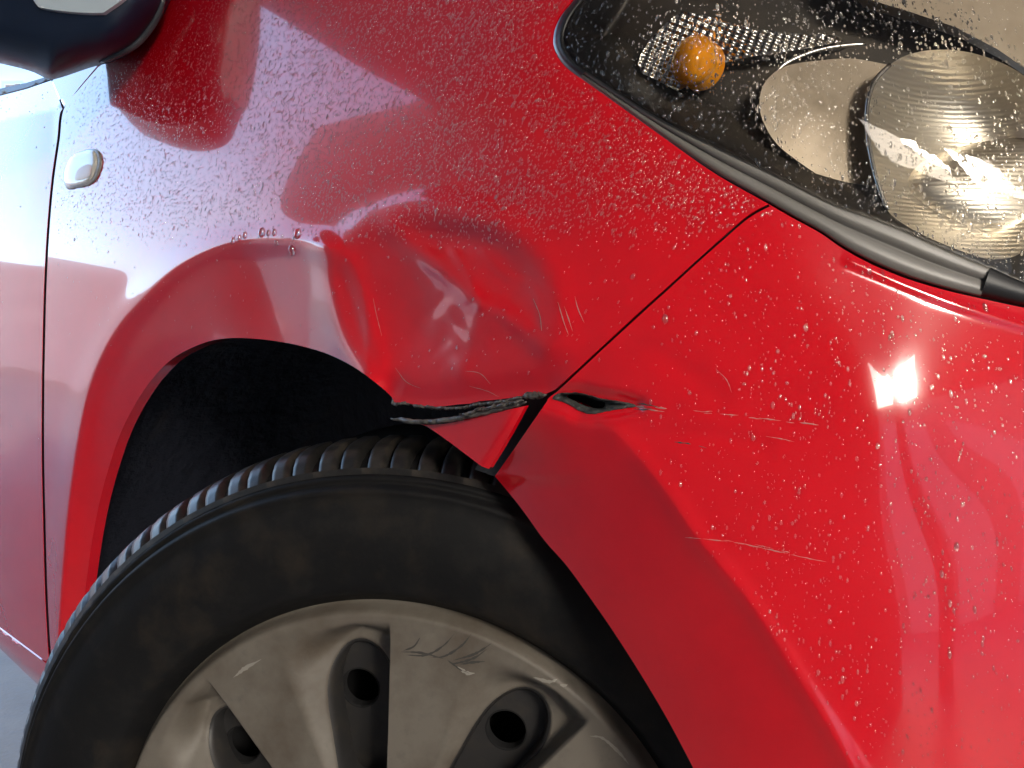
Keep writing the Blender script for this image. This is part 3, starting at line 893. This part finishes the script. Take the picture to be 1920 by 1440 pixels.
cover = mesh_np('wheel_cover', V, Fc, M['cover'], wheel)
# black plastic collar round each opening in the cover
def slot_collar(k):
    V, Fc = [], []
    e0 = 89.0 + SP * k
    pts = []
    for t in np.linspace(0, math.pi, 26):
        pts.append((0.0205 * math.cos(t), SL_TOP - 0.027 + 0.027 * math.sin(t)))
    for r_ in np.linspace(SL_TOP - 0.03, SL_LOW + 0.02, 12):
        pts.append((-(0.0205 - 0.004 * min(max((0.13 - r_) / 0.05, 0), 1)), r_))
    for t in np.linspace(0.1, math.pi - 0.1, 12):
        pts.append((-0.0165 * math.cos(t), SL_LOW + 0.02 - 0.02 * math.sin(t)))
    for r_ in np.linspace(SL_LOW + 0.02, SL_TOP - 0.03, 12):
        pts.append(((0.0205 - 0.004 * min(max((0.13 - r_) / 0.05, 0), 1)), r_))
    n = len(pts)
    c0 = np.mean(pts, 0)
    for sc_, dy in ((1.10, 0.0010), (1.045, -0.0009), (0.94, -0.0011), (0.915, 0.012)):
        for (x_, r_) in pts:
            x2, r2 = c0[0] + (x_ - c0[0]) * sc_, c0[1] + (r_ - c0[1]) * (1 + (sc_ - 1) * 0.5)
            th = math.radians(e0 + SL_C) + x2 / r2
            thd = max(math.degrees(th), e0 + 0.75)
            th = math.radians(thd)
            y_ = float(cover_y(np.array([thd]), np.array([r2]))[0]) + dy
            V.append((r2 * math.cos(th), y_, r2 * math.sin(th)))
    for j in range(3):
        for q in range(n):
            Fc.append((j * n + q, j * n + (q + 1) % n, (j + 1) * n + (q + 1) % n, (j + 1) * n + q))
    return mesh_np('slot_edge', V, Fc, M['steel'], wheel)
for k in (-2, -1, 0, 1, 2):
    slot_collar(k)
# steel wheel behind the cover, with its round vent holes
RIM_Y, HR = 0.034, 0.0132
hc = [(r_ * math.cos(math.radians(t)), r_ * math.sin(math.radians(t))) for t, r_ in HOLE_TH.items()]
pts, edges = [], []
for (cx_, cz_, rad, n) in [(0.0, 0.0, 0.187, 120)] + [(a, b, HR, 36) for a, b in hc]:
    k0 = len(pts)
    pts += [Vector((cx_ + rad * math.cos(2 * math.pi * q / n), cz_ + rad * math.sin(2 * math.pi * q / n))) for q in range(n)]
    edges += [(k0 + q, k0 + (q + 1) % n) for q in range(n)]
res = delaunay_2d_cdt(pts, edges, [], 0, 1e-7)
vc = [(q[0], q[1]) for q in res[0]]
Fc = []
for f in res[2]:
    mx_, mz_ = np.mean([vc[i] for i in f], 0)
    if not any(math.hypot(mx_ - a, mz_ - b) < HR * 0.9999 for a, b in hc):
        Fc.append(list(f))
V = [(x_, RIM_Y, z_) for x_, z_ in vc]
mesh_np('wheel_rim', V, Fc, M['steel'], wheel, smooth=False)
for a, b in hc:
    V, Fc, n = [], [], 36
    for (rad, yy) in ((HR + 0.0006, RIM_Y - 0.0004), (HR - 0.0003, RIM_Y - 0.0006), (HR - 0.0006, RIM_Y + 0.001), (HR - 0.0008, RIM_Y + 0.007)):
        V += [(a + rad * math.cos(2 * math.pi * q / n), yy, b + rad * math.sin(2 * math.pi * q / n)) for q in range(n)]
    for j in range(3):
        for q in range(n):
            Fc.append((j * n + q, j * n + (q + 1) % n, (j + 1) * n + (q + 1) % n, (j + 1) * n + q))
    mesh_np('vent_hole', V, Fc, M['hole'], wheel)
lathe('wheel_shade_disc', [(0.0, 0.085), (0.12, 0.085), (0.15, 0.09), (0.186, 0.088), (0.1885, 0.04)], M['hole'], n=90)  # black disc closing the holes, stands in for the dark inside

# scuffs on the cover
def wray(u, v, y=0.0):
    """pixel -> point in the wheel's own frame on the plane y"""
    c, s = math.cos(STEER), math.sin(STEER)
    d = rays(u, v)
    xw, yw = np.array([c, s, 0.0]), np.array([-s, c, 0.0])
    o = CAM - np.array([0, 0, 0.30])
    ol = np.array([o @ xw, o @ yw, o[2]])
    dl = np.stack([d @ xw, d @ yw, d[:, 2]], 1)
    yv = np.full(len(d), y)
    for _ in range(6):
        t = (yv - ol[1]) / dl[:, 1]
        p = ol + t[:, None] * dl
        yv = cover_y(np.degrees(np.arctan2(p[:, 2], p[:, 0])) % 360, np.hypot(p[:, 0], p[:, 2])) - 0.0001
    return p
def wscuff(pts, w, m):
    c = spline(pts, 4)
    P = wray(c[:, 0], c[:, 1])
    ribbon3('scuff', P, w, m, wheel, np.tile([0.0, -1.0, 0.0], (len(P), 1)), 0.0002, True, 0.4)
for pts in ([(788, 1195), (776, 1212), (756, 1220)], [(852, 1188), (832, 1210), (800, 1228), (760, 1228)], [(884, 1188), (866, 1210), (834, 1230), (806, 1232)], [(922, 1206), (890, 1226), (850, 1238)],
            [(914, 1216), (888, 1234), (850, 1244), (838, 1236)], [(752, 1222), (790, 1224), (836, 1236)], [(840, 1238), (862, 1254), (880, 1262)], [(910, 1240), (884, 1242), (862, 1246)]):
    wscuff(pts, 0.0014, M['dark_scuff'])
for pts in ([(438, 1270), (462, 1252), (490, 1236)], [(446, 1262), (470, 1244)], [(858, 1250), (876, 1262), (890, 1262)], [(1000, 1270), (1030, 1278), (1048, 1272)], [(1050, 1284), (1062, 1286), (1072, 1278)], [(1106, 1380), (1130, 1384), (1160, 1410), (1180, 1434)]):
    wscuff(pts, 0.0022, M['pale_scuff'])

# ------------------------------------------------------------------ water
def domes(name, u, v, placer, disp, rad, aspect, parent, seg=8, slant=0.0, hk=0.58, mm='water'):
    P = placer(u, v)
    N_ = NRM(u, v, disp)
    dn = np.array([0.0, 0.0, -1.0])
    dvec = dn[None] - (N_ @ dn)[:, None] * N_
    dvec /= np.linalg.norm(dvec, axis=1)[:, None] + 1e-9
    dvec = dvec * math.cos(slant) - np.cross(N_, dvec) * math.sin(slant)
    side = np.cross(N_, dvec)
    n = len(u)
    ring = [(1.0, -0.03), (0.92, 0.32), (0.62, 0.78)]
    th = np.arange(seg) * 2 * math.pi / seg
    Vs = []
    for (rk, hkk) in ring:
        ca = (np.cos(th) * rk)[None, :, None]; sa = (np.sin(th) * rk)[None, :, None]
        Vs.append(P[:, None] + ca * side[:, None] * rad[:, None, None] + sa * dvec[:, None] * (rad * aspect)[:, None, None] + (hkk * hk) * rad[:, None, None] * N_[:, None])
    top = P[:, None] + hk * rad[:, None, None] * N_[:, None]
    V = np.concatenate(Vs + [top], 1)
    nv = 3 * seg + 1
    T = []
    for j in range(2):
        for k in range(seg):
            a, b = j * seg + k, j * seg + (k + 1) % seg
            T += [(a, b, b + seg), (a, b + seg, a + seg)]
    for k in range(seg):
        T.append((2 * seg + k, 2 * seg + (k + 1) % seg, 3 * seg))
    T = np.array(T)
    t0 = V[0, T[-1]]
    if np.cross(t0[1] - t0[0], t0[2] - t0[0]) @ N_[0] < 0:
        T = T[:, ::-1]
    T = (T[None] + (np.arange(n) * nv)[:, None, None]).reshape(-1, 3)
    o = mesh_tris(name, V.reshape(-1, 3), T, M[mm], parent)
    o['kind'] = 'stuff'
    return o

def scatter(n, poly, dens, lo, hi):
    u = rng.uniform(lo[0], hi[0], n); v = rng.uniform(lo[1], hi[1], n)
    ok = inside(u, v, poly) & (seg_dist(u, v, np.vstack([poly, poly[:1]])) > 4) & (rng.uniform(0, 1, n) < dens(u, v))
    return u[ok], v[ok]

def fd(u, v):
    d = np.clip((470 - v) / 90, 0, 1) * np.clip((u - 60) / 150, 0.1, 1)
    d *= np.clip(1.15 - np.clip((u - 700) / 600, 0, 1) * 0.65, 0, 1)
    d *= np.where((v > 440) & inside(u, v, flange_f_poly), 0.12, 1)
    d *= np.clip(0.45 + 0.9 * (low_noise(u, v, 46) * 0.5 + 0.5), 0, 1)
    return np.clip(d + 0.02, 0, 1)
u, v = scatter(62000, fender_out, fd, (90, -60), (1450, 700))
rad = np.clip(rng.lognormal(math.log(0.00036), 0.32, len(u)), 0.0002, 0.0016); asp = rng.uniform(1.0, 2.3, len(u))
domes('water_drops', u, v, pf, disp_fender, rad, asp, fender, slant=0.45)
def bd(u, v):
    d = np.clip((u - 1060) / 420, 0.04, 1) * np.clip(1.25 - np.clip((v - 800) / 700, 0, 1) * 0.8, 0, 1)
    d *= np.where(inside(u, v, flange_b_poly), 0.03, 1)
    d *= np.clip(0.35 + 0.9 * (low_noise(u + 30, v, 52) * 0.5 + 0.5), 0, 1)
    return d
u, v = scatter(6500, bump_out, bd, (930, 390), (1960, 1460))
domes('water_drops', u, v, pb, disp_bumper, np.clip(rng.lognormal(math.log(0.00028), 0.5, len(u)), 0.0002, 0.0016), rng.uniform(0.9, 2.4, len(u)), bumper)
u, v = scatter(9000, lens_out, lambda a, b: np.clip(0.35 + 0.8 * (low_noise(a, b, 40) * 0.5 + 0.5), 0, 1), (1060, -40), (1960, 560))
domes('water_drops', u, v, lambda a, b: S(a, b, lens_disp, -0.0001), lens_disp, np.clip(rng.lognormal(math.log(0.00035), 0.42, len(u)), 0.0002, 0.0012), rng.uniform(0.8, 2.6, len(u)), headlight, hk=0.45)
u, v = scatter(260, door_out, lambda a, b: np.where(b < 215, 0.8, 0.06), (-20, 160), (110, 900))
domes('water_drops', u, v, pd, disp_door, np.full(len(u), 0.0009), rng.uniform(0.8, 1.6, len(u)), door)
for (a, b, r_) in ((437, 451, 4.5), (449, 446, 4), (459, 441, 5), (491, 436, 7), (503, 437, 4.5), (514, 436, 5), (558, 438, 7.5), (548, 470, 7.5), (519, 455, 4)):
    dpt = np.linalg.norm(S([a], [b])[0] - CAM)
    o = domes('water_drop', np.array([a + 0.0]), np.array([b + 0.0]), pf, disp_fender, np.array([r_ / F * dpt * 0.85]), np.array([1.6]), fender, seg=14, hk=0.95)
    del o['kind']
